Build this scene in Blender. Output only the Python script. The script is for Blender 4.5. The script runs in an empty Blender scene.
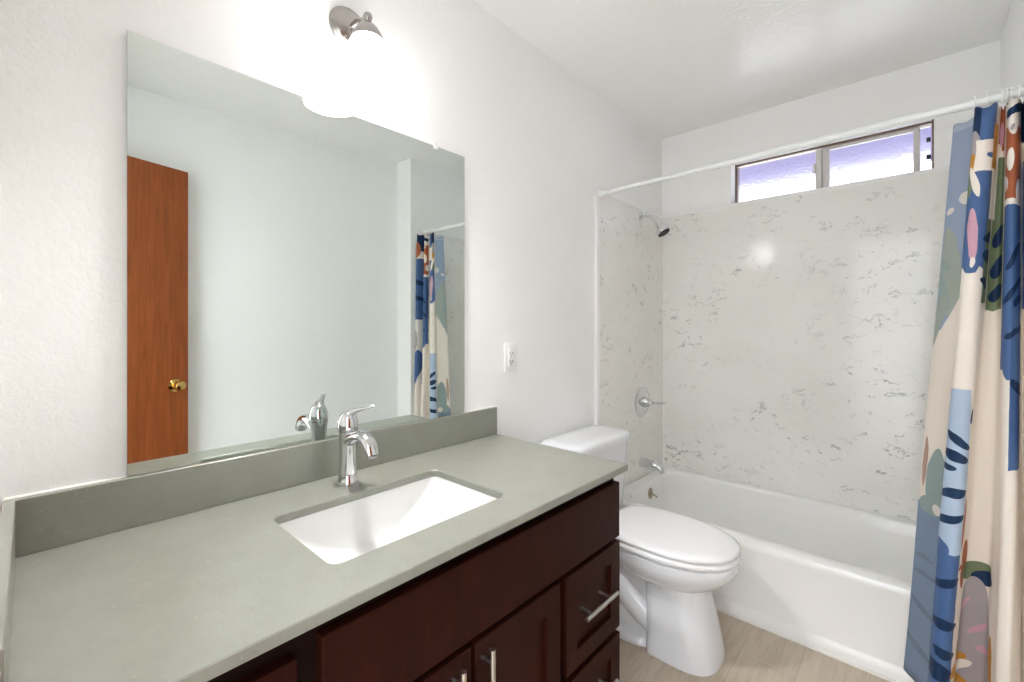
import bpy, bmesh, math, random
from mathutils import Vector, Matrix
from math import sin, cos, pi, radians

C = bpy.context.scene.collection
scn = bpy.context.scene
random.seed(4)

# ------------------------------------------------------------------ camera
cam_d = bpy.data.cameras.new('camera')
cam = bpy.data.objects.new('camera', cam_d)
C.objects.link(cam)
cam_d.sensor_width = 36.0
cam_d.lens = 441.8 / 1024 * 36
cam_d.shift_y = -14.84 / 1024
cam_d.clip_start = 0.01
cam.location = (1.21, 0.0, 1.2281)
cam.rotation_euler = (radians(90), 0, radians(42.415))
scn.camera = cam

# ------------------------------------------------------------------ sky, exposure
WORLD_STRENGTH = 2.3
SHADE_STRENGTH = 9.0
BULB_STRENGTH = 660.0
w = bpy.data.worlds.new('sky')
scn.world = w
w.use_nodes = True
bgn = w.node_tree.nodes['Background']
bgn.inputs[0].default_value = (0.93, 0.965, 1.0, 1)
bgn.inputs[1].default_value = WORLD_STRENGTH
vs = scn.view_settings
vs.view_transform = 'Standard'
vs.look = 'None'
vs.gamma = 1.0
vs.use_curve_mapping = False
vs.exposure = 1.03
scn.cycles.max_bounces = 14
scn.cycles.diffuse_bounces = 8
scn.cycles.glossy_bounces = 8
scn.cycles.transmission_bounces = 8
scn.cycles.sample_clamp_indirect = 30.0
scn.cycles.use_denoising = True
scn.cycles.caustics_reflective = True
scn.cycles.caustics_refractive = True


# ------------------------------------------------------------------ materials
def srgb(r, g, b):
    def f(c):
        c /= 255.0
        return c / 12.92 if c <= 0.04045 else ((c + 0.055) / 1.055) ** 2.4
    return (f(r), f(g), f(b), 1.0)


def mat(name, col, rough=0.5, metal=0.0, spec=0.5, coat=0.0):
    m = bpy.data.materials.new(name)
    m.use_nodes = True
    b = m.node_tree.nodes['Principled BSDF']
    b.inputs['Base Color'].default_value = col
    b.inputs['Roughness'].default_value = rough
    b.inputs['Metallic'].default_value = metal
    b.inputs['Specular IOR Level'].default_value = spec
    b.inputs['Coat Weight'].default_value = coat
    return m


def N(m, t, **kw):
    n = m.node_tree.nodes.new(t)
    for k, v in kw.items():
        setattr(n, k, v)
    return n


def L(m, a, b):
    m.node_tree.links.new(a, b)


def bsdf(m):
    return m.node_tree.nodes['Principled BSDF']


def objcoord(m, scale=(1, 1, 1), rot=(0, 0, 0)):
    tc = N(m, 'ShaderNodeTexCoord')
    mp = N(m, 'ShaderNodeMapping')
    mp.inputs['Scale'].default_value = scale
    mp.inputs['Rotation'].default_value = rot
    L(m, tc.outputs['Object'], mp.inputs['Vector'])
    return mp.outputs[0]


def noise(m, vec, scale, detail=3.0, rough=0.5, dist=0.0):
    n = N(m, 'ShaderNodeTexNoise')
    n.inputs['Scale'].default_value = scale
    n.inputs['Detail'].default_value = detail
    n.inputs['Roughness'].default_value = rough
    n.inputs['Distortion'].default_value = dist
    L(m, vec, n.inputs['Vector'])
    return n


def ramp(m, fac, stops):
    r = N(m, 'ShaderNodeValToRGB')
    e = r.color_ramp.elements
    while len(e) < len(stops):
        e.new(0.5)
    for k, (p, c) in enumerate(stops):
        e[k].position = p
        e[k].color = c
    L(m, fac, r.inputs[0])
    return r


def bump(m, height, strength, dist):
    b = N(m, 'ShaderNodeBump')
    b.inputs['Strength'].default_value = strength
    b.inputs['Distance'].default_value = dist
    L(m, height, b.inputs['Height'])
    L(m, b.outputs[0], bsdf(m).inputs['Normal'])
    return b


def math_node(m, op, a, b=None):
    n = N(m, 'ShaderNodeMath', operation=op)
    for i, v in enumerate((a, b)):
        if v is None:
            continue
        if isinstance(v, (int, float)):
            n.inputs[i].default_value = v
        else:
            L(m, v, n.inputs[i])
    return n.outputs[0]


def mixc(m, fac, a, b):
    n = N(m, 'ShaderNodeMix', data_type='RGBA')
    if isinstance(fac, (int, float)):
        n.inputs[0].default_value = fac
    else:
        L(m, fac, n.inputs[0])
    for i, v in ((6, a), (7, b)):
        if isinstance(v, tuple):
            n.inputs[i].default_value = v
        else:
            L(m, v, n.inputs[i])
    return n.outputs[2]


def wall_paint(name, col, rough, bscale, bstr, spec=0.35):
    m = mat(name, col, rough, spec=spec)
    v = objcoord(m)
    n1 = noise(m, v, bscale, 3, 0.55, 0.6)
    bump(m, n1.outputs[0], bstr, 0.004)
    return m


M_WALL = wall_paint('white_wall_paint', srgb(243, 243, 242), 0.5, 85, 0.2)
M_CEIL = wall_paint('white_ceiling_paint', srgb(244, 244, 243), 0.27, 55, 0.3, 0.42)
M_TRIM = mat('white_trim_paint', srgb(236, 236, 234), 0.35)
M_CAULK = mat('white_caulk', srgb(236, 235, 230), 0.5)
M_PORC = mat('white_porcelain', srgb(230, 232, 235), 0.08, spec=0.6, coat=0.3)
M_ACRYL = mat('white_acrylic', srgb(240, 240, 238), 0.12, spec=0.5)
M_PLAST = mat('white_plastic', srgb(236, 236, 234), 0.3)
M_SINK = mat('sink_ceramic', srgb(218, 218, 216), 0.12, spec=0.5)
M_SEAT = mat('white_seat_plastic', srgb(240, 240, 241), 0.16)
M_CHROME = mat('chrome', (0.72, 0.73, 0.74, 1), 0.06, 1.0)
M_NICKEL = mat('brushed_nickel', (0.62, 0.60, 0.57, 1), 0.28, 1.0)
M_SATIN = mat('satin_nickel_sconce', (0.46, 0.43, 0.41, 1), 0.24, 1.0)
M_BRASS = mat('polished_brass', (0.78, 0.52, 0.16, 1), 0.14, 1.0)
M_BRONZE = mat('aged_nickel', (0.42, 0.36, 0.27, 1), 0.3, 1.0)
M_BLACKRUB = mat('black_rubber', srgb(34, 34, 38), 0.55)
M_DARK = mat('dark_slot', srgb(30, 28, 26), 0.6)
M_ALU = mat('window_aluminium', srgb(214, 210, 206), 0.4, 0.1)
M_ALUD = mat('window_bronze_track', srgb(120, 98, 84), 0.45, 0.2)
M_ROD = mat('white_rod_enamel', srgb(232, 235, 234), 0.22)
M_FRAME = mat('shade_darkened_face_frame', srgb(24, 10, 7), 0.6, spec=0.1)  # frame wood darkened: shade of the gaps around the fronts is in this colour
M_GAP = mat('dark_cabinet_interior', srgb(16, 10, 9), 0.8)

# mirror glass
M_MIRROR = mat('mirror_glass', (0.80, 0.855, 0.83, 1), 0.0, 1.0)
M_MEDGE = mat('mirror_edge', srgb(120, 140, 132), 0.2, 0.3)

# cabinet wood, dark cherry
M_CAB = mat('dark_cherry_wood', srgb(58, 24, 18), 0.42, spec=0.08)
v = objcoord(M_CAB, (6, 6, 1.2))
nn = noise(M_CAB, v, 6, 4, 0.6, 0.8)
r = ramp(M_CAB, nn.outputs[0], [(0.25, srgb(36, 12, 6)), (0.55, srgb(43, 15, 8)), (0.8, srgb(50, 19, 11))])
L(M_CAB, r.outputs[0], bsdf(M_CAB).inputs['Base Color'])

# door wood
M_DOOR = mat('mahogany_door', srgb(140, 78, 40), 0.5, spec=0.3)
v = objcoord(M_DOOR, (9, 9, 0.55))
n1 = noise(M_DOOR, v, 5, 5, 0.62, 1.2)
v2 = objcoord(M_DOOR, (90, 90, 3))
n2 = noise(M_DOOR, v2, 4, 2, 0.5)
r1 = ramp(M_DOOR, n1.outputs[0], [(0.25, srgb(124, 60, 24)), (0.55, srgb(150, 78, 34)), (0.8, srgb(168, 94, 46))])
c = mixc(M_DOOR, math_node(M_DOOR, 'MULTIPLY', n2.outputs[0], 0.35), r1.outputs[0], srgb(104, 52, 24))
L(M_DOOR, c, bsdf(M_DOOR).inputs['Base Color'])

# quartz countertop
M_QUARTZ = mat('grey_quartz', srgb(150, 148, 134), 0.3, spec=1.0)
v = objcoord(M_QUARTZ)
n1 = noise(M_QUARTZ, v, 14, 5, 0.6)
n2 = noise(M_QUARTZ, v, 110, 2, 0.5)
r1 = ramp(M_QUARTZ, n1.outputs[0], [(0.3, srgb(127, 128, 118)), (0.7, srgb(136, 137, 127))])
sp = ramp(M_QUARTZ, n2.outputs[0], [(0.66, (0, 0, 0, 1)), (0.74, (1, 1, 1, 1))])
sp2 = ramp(M_QUARTZ, n2.outputs[0], [(0.26, (1, 1, 1, 1)), (0.33, (0, 0, 0, 1))])
c = mixc(M_QUARTZ, math_node(M_QUARTZ, 'MULTIPLY', sp.outputs[0], 0.35), r1.outputs[0], srgb(172, 172, 160))
c = mixc(M_QUARTZ, math_node(M_QUARTZ, 'MULTIPLY', sp2.outputs[0], 0.35), c, srgb(98, 96, 86))
L(M_QUARTZ, c, bsdf(M_QUARTZ).inputs['Base Color'])


# cultured marble surround: off-white with short broken grey veins in clusters
def marble(name, scl, base=(236, 235, 231)):
    m = mat(name, srgb(*base), 0.13, spec=0.45)
    vec = objcoord(m, scl)
    wn = noise(m, vec, 9, 3, 0.6)
    add = N(m, 'ShaderNodeVectorMath', operation='MULTIPLY_ADD')
    L(m, wn.outputs[1], add.inputs[0])
    add.inputs[1].default_value = (0.10, 0.10, 0.10)
    L(m, vec, add.inputs[2])
    ridge = noise(m, add.outputs[0], 8.5, 5, 0.62, 0.4)
    d = math_node(m, 'ABSOLUTE', math_node(m, 'SUBTRACT', ridge.outputs[0], 0.5))
    line = ramp(m, d, [(0.0, (1, 1, 1, 1)), (0.009, (1, 1, 1, 1)), (0.020, (0, 0, 0, 1))])
    mk = noise(m, vec, 3.4, 2, 0.5)
    mk2 = noise(m, vec, 22, 2, 0.6)
    mask = ramp(m, mk.outputs[0], [(0.40, (0, 0, 0, 1)), (0.64, (1, 1, 1, 1))])
    mask2 = ramp(m, mk2.outputs[0], [(0.50, (0, 0, 0, 1)), (0.60, (1, 1, 1, 1))])
    f = math_node(m, 'MULTIPLY', line.outputs[0], math_node(m, 'MULTIPLY', mask.outputs[0], mask2.outputs[0]))
    # fine flecks
    fk = noise(m, vec, 48, 3, 0.65, 1.2)
    fr = ramp(m, fk.outputs[0], [(0.62, (0, 0, 0, 1)), (0.68, (1, 1, 1, 1))])
    mk3 = noise(m, vec, 5.0, 2, 0.5)
    m3 = ramp(m, mk3.outputs[0], [(0.38, (0, 0, 0, 1)), (0.6, (1, 1, 1, 1))])
    f2 = math_node(m, 'MULTIPLY', math_node(m, 'MULTIPLY', fr.outputs[0], m3.outputs[0]), 0.34)
    cl = noise(m, vec, 2.2, 3, 0.5)
    b0 = ramp(m, cl.outputs[0], [(0.3, srgb(base[0] - 5, base[1] - 5, base[2] - 6)), (0.7, srgb(base[0] + 3, base[1] + 3, base[2] + 3))])
    c1 = mixc(m, f2, b0.outputs[0], srgb(140, 142, 138))
    c2 = mixc(m, math_node(m, 'MULTIPLY', f, 0.72), c1, srgb(118, 120, 118))
    L(m, c2, bsdf(m).inputs['Base Color'])
    return m


M_MARB = marble('marbled_surround', (0.75, 1.0, 1.25))

# floor: grey-brown wood vinyl planks running along y
M_FLOOR = mat('wood_vinyl_planks', srgb(150, 132, 112), 0.42)
tc = N(M_FLOOR, 'ShaderNodeTexCoord')
mp = N(M_FLOOR, 'ShaderNodeMapping')
mp.inputs['Rotation'].default_value = (0, 0, radians(90))
L(M_FLOOR, tc.outputs['Object'], mp.inputs['Vector'])
br = N(M_FLOOR, 'ShaderNodeTexBrick')
br.inputs['Scale'].default_value = 1.0
br.inputs['Brick Width'].default_value = 1.2
br.inputs['Row Height'].default_value = 0.18
br.inputs['Mortar Size'].default_value = 0.0012
br.inputs['Color1'].default_value = srgb(186, 172, 154)
br.inputs['Color2'].default_value = srgb(198, 184, 166)
br.inputs['Mortar'].default_value = srgb(130, 116, 100)
L(M_FLOOR, mp.outputs[0], br.inputs['Vector'])
gv = objcoord(M_FLOOR, (16, 1.3, 1))
gn = noise(M_FLOOR, gv, 3.2, 6, 0.65, 1.0)
gr = ramp(M_FLOOR, gn.outputs[0], [(0.3, srgb(166, 149, 130)), (0.5, srgb(194, 179, 161)), (0.75, srgb(212, 199, 182))])
c = mixc(M_FLOOR, 0.6, br.outputs[0], gr.outputs[0])
L(M_FLOOR, c, bsdf(M_FLOOR).inputs['Base Color'])

# frosted window glass
M_FROST = bpy.data.materials.new('frosted_glass')
M_FROST.use_nodes = True
b = bsdf(M_FROST)
b.inputs['Base Color'].default_value = (0.95, 0.95, 1.0, 1)
b.inputs['Transmission Weight'].default_value = 1.0
b.inputs['Roughness'].default_value = 0.34
b.inputs['IOR'].default_value = 1.35
v = objcoord(M_FROST)
n1 = noise(M_FROST, v, 90, 2, 0.5)
bump(M_FROST, n1.outputs[0], 0.5, 0.004)
M_CLEAR = bpy.data.materials.new('clear_glass')
M_CLEAR.use_nodes = True
b = bsdf(M_CLEAR)
b.inputs['Transmission Weight'].default_value = 1.0
b.inputs['Roughness'].default_value = 0.02
b.inputs['IOR'].default_value = 1.1
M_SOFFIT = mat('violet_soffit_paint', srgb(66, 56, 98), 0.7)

# lit lamp shade
M_SHADE = bpy.data.materials.new('lit_white_glass_shade')
M_SHADE.use_nodes = True
b = bsdf(M_SHADE)
b.inputs['Base Color'].default_value = (0.95, 0.94, 0.92, 1)
b.inputs['Roughness'].default_value = 0.2
b.inputs['Emission Color'].default_value = (1.0, 0.995, 0.995, 1)
b.inputs['Emission Strength'].default_value = SHADE_STRENGTH
M_BULB = M_SHADE.copy()
M_BULB.name = 'lit_bulb'
bsdf(M_BULB).inputs['Emission Strength'].default_value = BULB_STRENGTH


# ------------------------------------------------------------------ mesh helpers
def new_bm():
    return bmesh.new()


def finish(bm, name, m, parent=None, smooth=True, angle=35):
    bmesh.ops.remove_doubles(bm, verts=bm.verts[:], dist=1e-6)
    bmesh.ops.recalc_face_normals(bm, faces=bm.faces[:])
    me = bpy.data.meshes.new(name)
    bm.to_mesh(me)
    bm.free()
    for mm in (m if isinstance(m, (list, tuple)) else [m]):
        me.materials.append(mm)
    if smooth:
        me.polygons.foreach_set('use_smooth', [True] * len(me.polygons))
        me.set_sharp_from_angle(angle=radians(angle))
    o = bpy.data.objects.new(name, me)
    C.objects.link(o)
    if parent:
        o.parent = parent
    return o


def box(bm, x0, x1, y0, y1, z0, z1, bev=0.0, seg=2):
    t = bmesh.new()
    r = bmesh.ops.create_cube(t, size=1.0)
    for vv in t.verts:
        vv.co = Vector(((x0 + x1) / 2 + vv.co.x * (x1 - x0), (y0 + y1) / 2 + vv.co.y * (y1 - y0), (z0 + z1) / 2 + vv.co.z * (z1 - z0)))
    if bev > 0:
        bmesh.ops.bevel(t, geom=t.edges[:], offset=bev, segments=seg, affect='EDGES', profile=0.5)
    merge(bm, t)


def merge(bm, t, mtx=None):
    if mtx is not None:
        bmesh.ops.transform(t, matrix=mtx, verts=t.verts[:])
    me = bpy.data.meshes.new('tmp')
    t.to_mesh(me)
    t.free()
    bm.from_mesh(me)
    bpy.data.meshes.remove(me)


def loft(bm, rings, cap0=True, cap1=True, close=True):
    vr = [[bm.verts.new(p) for p in ring] for ring in rings]
    n = len(rings[0])
    for a, b2 in zip(vr[:-1], vr[1:]):
        for i in range(n if close else n - 1):
            j = (i + 1) % n
            bm.faces.new((a[i], a[j], b2[j], b2[i]))
    if cap0:
        bm.faces.new(vr[0][::-1])
    if cap1:
        bm.faces.new(vr[-1])
    return vr


def frame_of(d):
    d = d.normalized()
    up = Vector((0, 0, 1)) if abs(d.z) < 0.95 else Vector((0, 1, 0))
    a = d.cross(up).normalized()
    return a, a.cross(d).normalized()


def tube(bm, pts, rad, n=16, cap=True):
    pts = [Vector(p) for p in pts]
    rings = []
    a = None
    for i, p in enumerate(pts):
        d = (pts[min(i + 1, len(pts) - 1)] - pts[max(i - 1, 0)]).normalized()
        if a is None:
            a, b2 = frame_of(d)
        else:
            a = (a - d * a.dot(d)).normalized()
            b2 = a.cross(d).normalized()
        rr = rad[i] if isinstance(rad, (list, tuple)) else rad
        ra, rb = rr if isinstance(rr, tuple) else (rr, rr)
        rings.append([p + a * ra * cos(2 * pi * k / n) + b2 * rb * sin(2 * pi * k / n) for k in range(n)])
    loft(bm, rings, cap, cap)


def lathe(bm, prof, origin, axis=(0, 0, 1), n=32, cap0=True, cap1=True):
    """prof: list of (radius, height along axis)"""
    o = Vector(origin)
    ax = Vector(axis).normalized()
    a, b2 = frame_of(ax)
    rings = [[o + ax * h + (a * cos(2 * pi * k / n) + b2 * sin(2 * pi * k / n)) * max(rr, 1e-4) for k in range(n)] for rr, h in prof]
    loft(bm, rings, cap0, cap1)


def bez(p0, p1, p2, p3, n=12):
    p0, p1, p2, p3 = map(Vector, (p0, p1, p2, p3))
    out = []
    for i in range(n + 1):
        t = i / n
        out.append(p0 * (1 - t) ** 3 + p1 * 3 * t * (1 - t) ** 2 + p2 * 3 * t * t * (1 - t) + p3 * t ** 3)
    return out


def rrect(x0, x1, y0, y1, r, z, n=8):
    """rounded rectangle ring, 4*(n+1) points"""
    r = max(min(r, (x1 - x0) / 2 - 1e-4, (y1 - y0) / 2 - 1e-4), 1e-4)
    pts = []
    for cx, cy, a0 in ((x1 - r, y1 - r, 0), (x0 + r, y1 - r, 90), (x0 + r, y0 + r, 180), (x1 - r, y0 + r, 270)):
        for k in range(n + 1):
            a = radians(a0 + 90 * k / n)
            pts.append(Vector((cx + r * cos(a), cy + r * sin(a), z)))
    return pts


def egg(cx, cy, af, ab, b_, z, e=2.2, n=48, eb=None):
    pts = []
    for k in range(n):
        a = 2 * pi * k / n
        ca, sa = cos(a), sin(a)
        q = e if ca > 0 or eb is None else eb
        x = math.copysign(abs(ca) ** (2 / q), ca) * (af if ca > 0 else ab)
        y = math.copysign(abs(sa) ** (2 / q), sa) * b_
        pts.append(Vector((cx + x, cy + y, z)))
    return pts


def thing(name, label, cat, loc=(0, 0, 0), group=None):
    o = bpy.data.objects.new(name, None)
    C.objects.link(o)
    o.empty_display_size = 0.05
    o.location = loc
    o['label'] = label
    o['category'] = cat
    if group:
        o['group'] = group
    return o


def rooted(bm, loc):
    bmesh.ops.translate(bm, vec=-Vector(loc), verts=bm.verts[:])
    return bm


def part(bm, name, m, parent, smooth=True, angle=35):
    """bm in world coordinates -> child of an empty/parent (no rotation) """
    p = parent
    off = Vector((0, 0, 0))
    while p:
        off += p.location
        p = p.parent
    rooted(bm, off)
    return finish(bm, name, m, parent, smooth, angle)


def struct(name, bm, m, parent=None, smooth=False, **kw):
    o = finish(bm, name, m, parent, smooth)
    if parent is None:
        o['kind'] = 'structure'
    return o


# ------------------------------------------------------------------ the room
YB, ZC, YL, W, XR, YJ = 2.757, 2.4315, -0.034, 1.735, 1.473, 1.842
WX0, WX1, WZ0, WZ1 = 0.418, 1.272, 1.938, 2.183        # window opening
T = 0.12

bm = new_bm(); box(bm, -T, W + T, -1.2, YB + T, -0.1, 0.0)
struct('floor', bm, M_FLOOR)
bm = new_bm(); box(bm, -T, W + T, YL - T, YB + T, ZC, ZC + 0.1)
struct('ceiling', bm, M_CEIL)
bm = new_bm(); box(bm, -T, 0, YL - T, YB + T, 0, ZC)
struct('wall_left', bm, M_WALL)
bm = new_bm()
box(bm, 0, WX0, YB, YB + T, 0, ZC); box(bm, WX1, XR, YB, YB + T, 0, ZC)
box(bm, WX0, WX1, YB, YB + T, 0, WZ0); box(bm, WX0, WX1, YB, YB + T, WZ1, ZC)
struct('wall_back', bm, M_WALL)
bm = new_bm()
WR = lambda y: 1.733 - 0.0513 * y                        # the right wall is slightly out of square
loft(bm, [[Vector((WR(y) if i in (0, 3) else W + T, y, z)) for i, (y, z) in enumerate(((YL - T, zz), (YL - T, zz), (YJ, zz), (YJ, zz)))] for zz in (0, ZC)])
box(bm, XR, W + T, YJ, YB + T, 0, ZC)
struct('wall_right', bm, M_WALL)
DX0, DX1, DZ = 0.74, 1.455, 2.05
bm = new_bm()
box(bm, 0, DX0, YL - T, YL, 0, ZC); box(bm, DX1, W, YL - T, YL, 0, ZC); box(bm, DX0, DX1, YL - T, YL, DZ, ZC)
struct('wall_front', bm, M_WALL)

bm = new_bm(); 
loft(bm, [[Vector((WR(y) - t_, y, z)) for y, t_, z in ((YL + 0.002, 0.0, zz), (YL + 0.002, d_, zz), (YJ - 0.001, d_, zz), (YJ - 0.001, 0.0, zz))] for zz, d_ in ((0, 0.012), (0.080, 0.012), (0.085, 0.006))])
struct('baseboard_right', bm, M_TRIM)
bm = new_bm(); box(bm, 0, 0.012, 1.235, 1.92, 0, 0.085, 0.003)
struct('baseboard_left', bm, M_TRIM)

# tub surround panels on three walls
ST, ZS, ZT = 0.018, 1.916, 0.337
bm = new_bm(); box(bm, 0.0, ST, 1.972, YB - ST, ZT - 0.03, ZS, 0.001, 1)
struct('wall_panel_left', bm, M_MARB)
bm = new_bm(); box(bm, 0.0, XR, YB - ST, YB, ZT - 0.03, ZS, 0.001, 1)
struct('wall_panel_back', bm, M_MARB)
bm = new_bm(); box(bm, XR - ST, XR, 2.02, YB - ST, ZT - 0.03, ZS, 0.001, 1)
struct('wall_panel_right', bm, M_MARB)
bm = new_bm(); box(bm, 0.0, 0.020, 1.944, 1.972, 0.0, 1.89, 0.003)
struct('trim_1', bm, M_TRIM)                               # white edge trim of the surround
bm = new_bm(); box(bm, 0.36, 1.33, YB - 0.014, YB + 0.06, WZ0 - 0.022, WZ0, 0.002)
struct('trim_2', bm, M_TRIM)                               # window sill strip
bm = new_bm(); tube(bm, [(ST + 0.003, YB - ST - 0.003, ZT), (ST + 0.003, YB - ST - 0.003, ZS)], 0.005, 8)
struct('trim_3', bm, M_CAULK, smooth=True)                 # caulked inside corner

# window: aluminium slider with frosted panes, set back in the opening
YW = 2.835
win = bpy.data.objects.new('window_1', None); C.objects.link(win); win['kind'] = 'structure'
win['label'] = 'narrow high aluminium sliding window with two frosted panes above the tub'
bm = new_bm()
box(bm, WX0, WX0 + 0.009, YW, YW + 0.05, WZ0, WZ1, 0.001, 1)
box(bm, WX1 - 0.006, WX1, YW - 0.02, YW + 0.05, WZ0, WZ1, 0.001, 1)
box(bm, WX0, WX1, YW, YW + 0.05, WZ0, WZ0 + 0.012, 0.001, 1)
box(bm, WX0, WX1, YW, YW + 0.05, WZ1 - 0.009, WZ1, 0.001, 1)
finish(bm, 'window_frame', M_ALUD, win)
bm = new_bm()
box(bm, 0.815, 0.8405, YW + 0.004, YW + 0.024, WZ0 + 0.012, WZ1 - 0.014, 0.002, 1)
box(bm, 0.8445, 0.855, YW + 0.010, YW + 0.030, WZ0 + 0.012, WZ1 - 0.014, 0.002, 1)
box(bm, 0.838, 0.850, YW + 0.020, YW + 0.028, WZ0 + 0.012, WZ1 - 0.014)
box(bm, 0.852, 0.874, YW + 0.016, YW + 0.040, WZ0 + 0.012, WZ1 - 0.014, 0.002, 1)
finish(bm, 'meeting_stile', M_ALU, win)
bm = new_bm()
box(bm, 1.202, 1.226, YW + 0.012, YW + 0.036, WZ0 + 0.012, WZ1 - 0.014, 0.002, 1)
box(bm, 0.874, 1.202, YW + 0.016, YW + 0.036, WZ1 - 0.024, WZ1 - 0.014, 0.001, 1)
finish(bm, 'sash_stile', M_ALU, win)
bm = new_bm(); box(bm, 0.427, 0.815, YW + 0.012, YW + 0.017, WZ0 + 0.012, WZ1 - 0.014)
finish(bm, 'frosted_pane', M_FROST, win, False)
bm = new_bm(); box(bm, 0.874, 1.202, YW + 0.026, YW + 0.031, WZ0 + 0.012, WZ1 - 0.024)
finish(bm, 'frosted_pane', M_FROST, win, False)
bm = new_bm(); box(bm, 1.226, 1.262, YW + 0.034, YW + 0.038, WZ0 + 0.012, WZ1 - 0.014)
finish(bm, 'narrow_pane', M_FROST, win, False)
bm = new_bm(); box(bm, 0.803, 0.816, YW - 0.006, YW + 0.006, 2.045, 2.095, 0.002, 1)
finish(bm, 'sash_pull', M_ALU, win)
for zz in (2.015, 2.095):
    bm = new_bm(); box(bm, 1.247, 1.262, YW - 0.016, YW - 0.006, zz - 0.010, zz + 0.010, 0.001, 1)
    finish(bm, 'latch_clip', M_DARK, win)

# roof overhang outside, above the window
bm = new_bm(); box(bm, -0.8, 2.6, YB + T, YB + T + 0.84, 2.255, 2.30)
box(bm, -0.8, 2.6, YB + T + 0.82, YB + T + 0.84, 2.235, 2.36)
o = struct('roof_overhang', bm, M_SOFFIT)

# door, open against the right wall, seen in the mirror
hx, hy = 1.462, -0.022
fx, fy = 1.628, 0.566
dang = math.atan2(fy - hy, fx - hx)
dw = math.hypot(fx - hx, fy - hy)
door = bpy.data.objects.new('door_1', None); C.objects.link(door); door['kind'] = 'structure'
door['label'] = 'reddish brown flush wooden door with brass knob seen in the mirror'
door.location = (hx, hy, 0.0); door.rotation_euler = (0, 0, dang)
bm = new_bm(); box(bm, 0.0, dw, -0.035, 0.0, 0.012, 2.035, 0.0015, 1)
finish(bm, 'door_slab', M_DOOR, door)
for sgn, nm in ((1, 'door_knob'), (-1, 'door_knob')):
    bm = new_bm()
    y0 = 0.0 if sgn > 0 else -0.035
    lathe(bm, [(0.033, 0), (0.032, 0.006), (0.024, 0.010), (0.013, 0.013), (0.012, 0.026), (0.020, 0.031), (0.026, 0.040), (0.026, 0.052), (0.021, 0.060), (0.012, 0.063)],
          (dw - 0.062, y0, 0.925), (0, sgn, 0), 28)
    finish(bm, nm, M_BRASS, door)
for zz in (0.25, 1.05, 1.83):
    bm = new_bm(); tube(bm, [(-0.004, 0.004, zz - 0.045), (-0.004, 0.004, zz + 0.045)], 0.006, 10)
    finish(bm, 'hinge', M_BRASS, door)

# ------------------------------------------------------------------ countertop
ZCT, XC, YC0, YC1, CT = 0.8116, 0.569, -0.032, 1.2226, 0.019
SX0, SX1, SY0, SY1 = 0.176, 0.463, 0.356, 0.799
ct = thing('countertop', 'speckled grey quartz countertop with low backsplash on the dark vanity', 'countertop', (0.0, 0.0, ZCT - CT))
bm = new_bm()
ou = lambda z, i=0.0: rrect(0.002 + i, XC - i, YC0 + i, YC1 - i, 0.002, z)
ho = lambda z, g=0.0: rrect(SX0 - g, SX1 + g, SY0 - g, SY1 + g, 0.022, z)
rings = [ho(ZCT - CT), ho(ZCT - 0.002), ho(ZCT, 0.002), ou(ZCT, 0.002), ou(ZCT - 0.002), ou(ZCT - CT)]
rings.append(ho(ZCT - CT))
loft(bm, rings, False, False)
part(bm, 'slab', M_QUARTZ, ct, True, 30)
bm = new_bm(); box(bm, 0.0015, 0.0175, YC0, YC1 - 0.001, ZCT, 0.9155, 0.0015, 1)
part(bm, 'backsplash', M_QUARTZ, ct)
bm = new_bm(); box(bm, 0.0176, XC - 0.01, YC0, YC0 + 0.016, ZCT, 0.9155, 0.0015, 1)
part(bm, 'side_splash', M_QUARTZ, ct)
bm = new_bm(); tube(bm, [(0.002, YC0 + 0.002, 0.916), (0.002, YC1 - 0.002, 0.916)], 0.003, 8)
part(bm, 'caulk_bead', M_CAULK, ct)

# ------------------------------------------------------------------ sink
sk = thing('sink', 'white rectangular undermount basin set in the grey countertop', 'sink', ((SX0 + SX1) / 2, (SY0 + SY1) / 2, ZCT - CT))
bm = new_bm()
zr = ZCT - CT - 0.0005
lev = [(0.0, -0.022, -0.022, 0.03), (0.0, 0.0, 0.0, 0.024), (0.012, 0.002, 0.004, 0.024), (0.030, 0.005, 0.018, 0.026), (0.050, 0.008, 0.040, 0.03), (0.070, 0.012, 0.068, 0.034),
       (0.088, 0.018, 0.098, 0.04), (0.102, 0.028, 0.130, 0.045), (0.111, 0.045, 0.160, 0.04), (0.116, 0.075, 0.185, 0.03), (0.118, 0.115, 0.193, 0.02)]
inner = [rrect(SX0 + ix, SX1 - ix, SY0 + iy, SY1 - iy, r_, zr - d) for d, ix, iy, r_ in lev]
outer = [[Vector((p.x, p.y, p.z - 0.010)) for p in inner[-1]], [Vector((p.x, p.y, zr - 0.10)) for p in rrect(SX0 - 0.002, SX1 + 0.002, SY0 + 0.03, SY1 - 0.03, 0.04, 0)],
         [Vector((p.x, p.y, zr - 0.010)) for p in rrect(SX0 - 0.01, SX1 + 0.01, SY0 - 0.01, SY1 + 0.01, 0.03, 0)],
         [Vector((p.x, p.y, zr - 0.008)) for p in inner[0]]]
loft(bm, [outer[3]] + inner, False, True)
loft(bm, outer, True, False)
part(bm, 'basin', M_SINK, sk, True, 50)
bm = new_bm()
lathe(bm, [(0.030, 0.0), (0.030, 0.002), (0.025, 0.004), (0.018, 0.0035), (0.016, 0.006), (0.004, 0.007)], ((SX0 + SX1) / 2, (SY0 + SY1) / 2, zr - 0.1175), n=28)
part(bm, 'drain', M_CHROME, sk)

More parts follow.
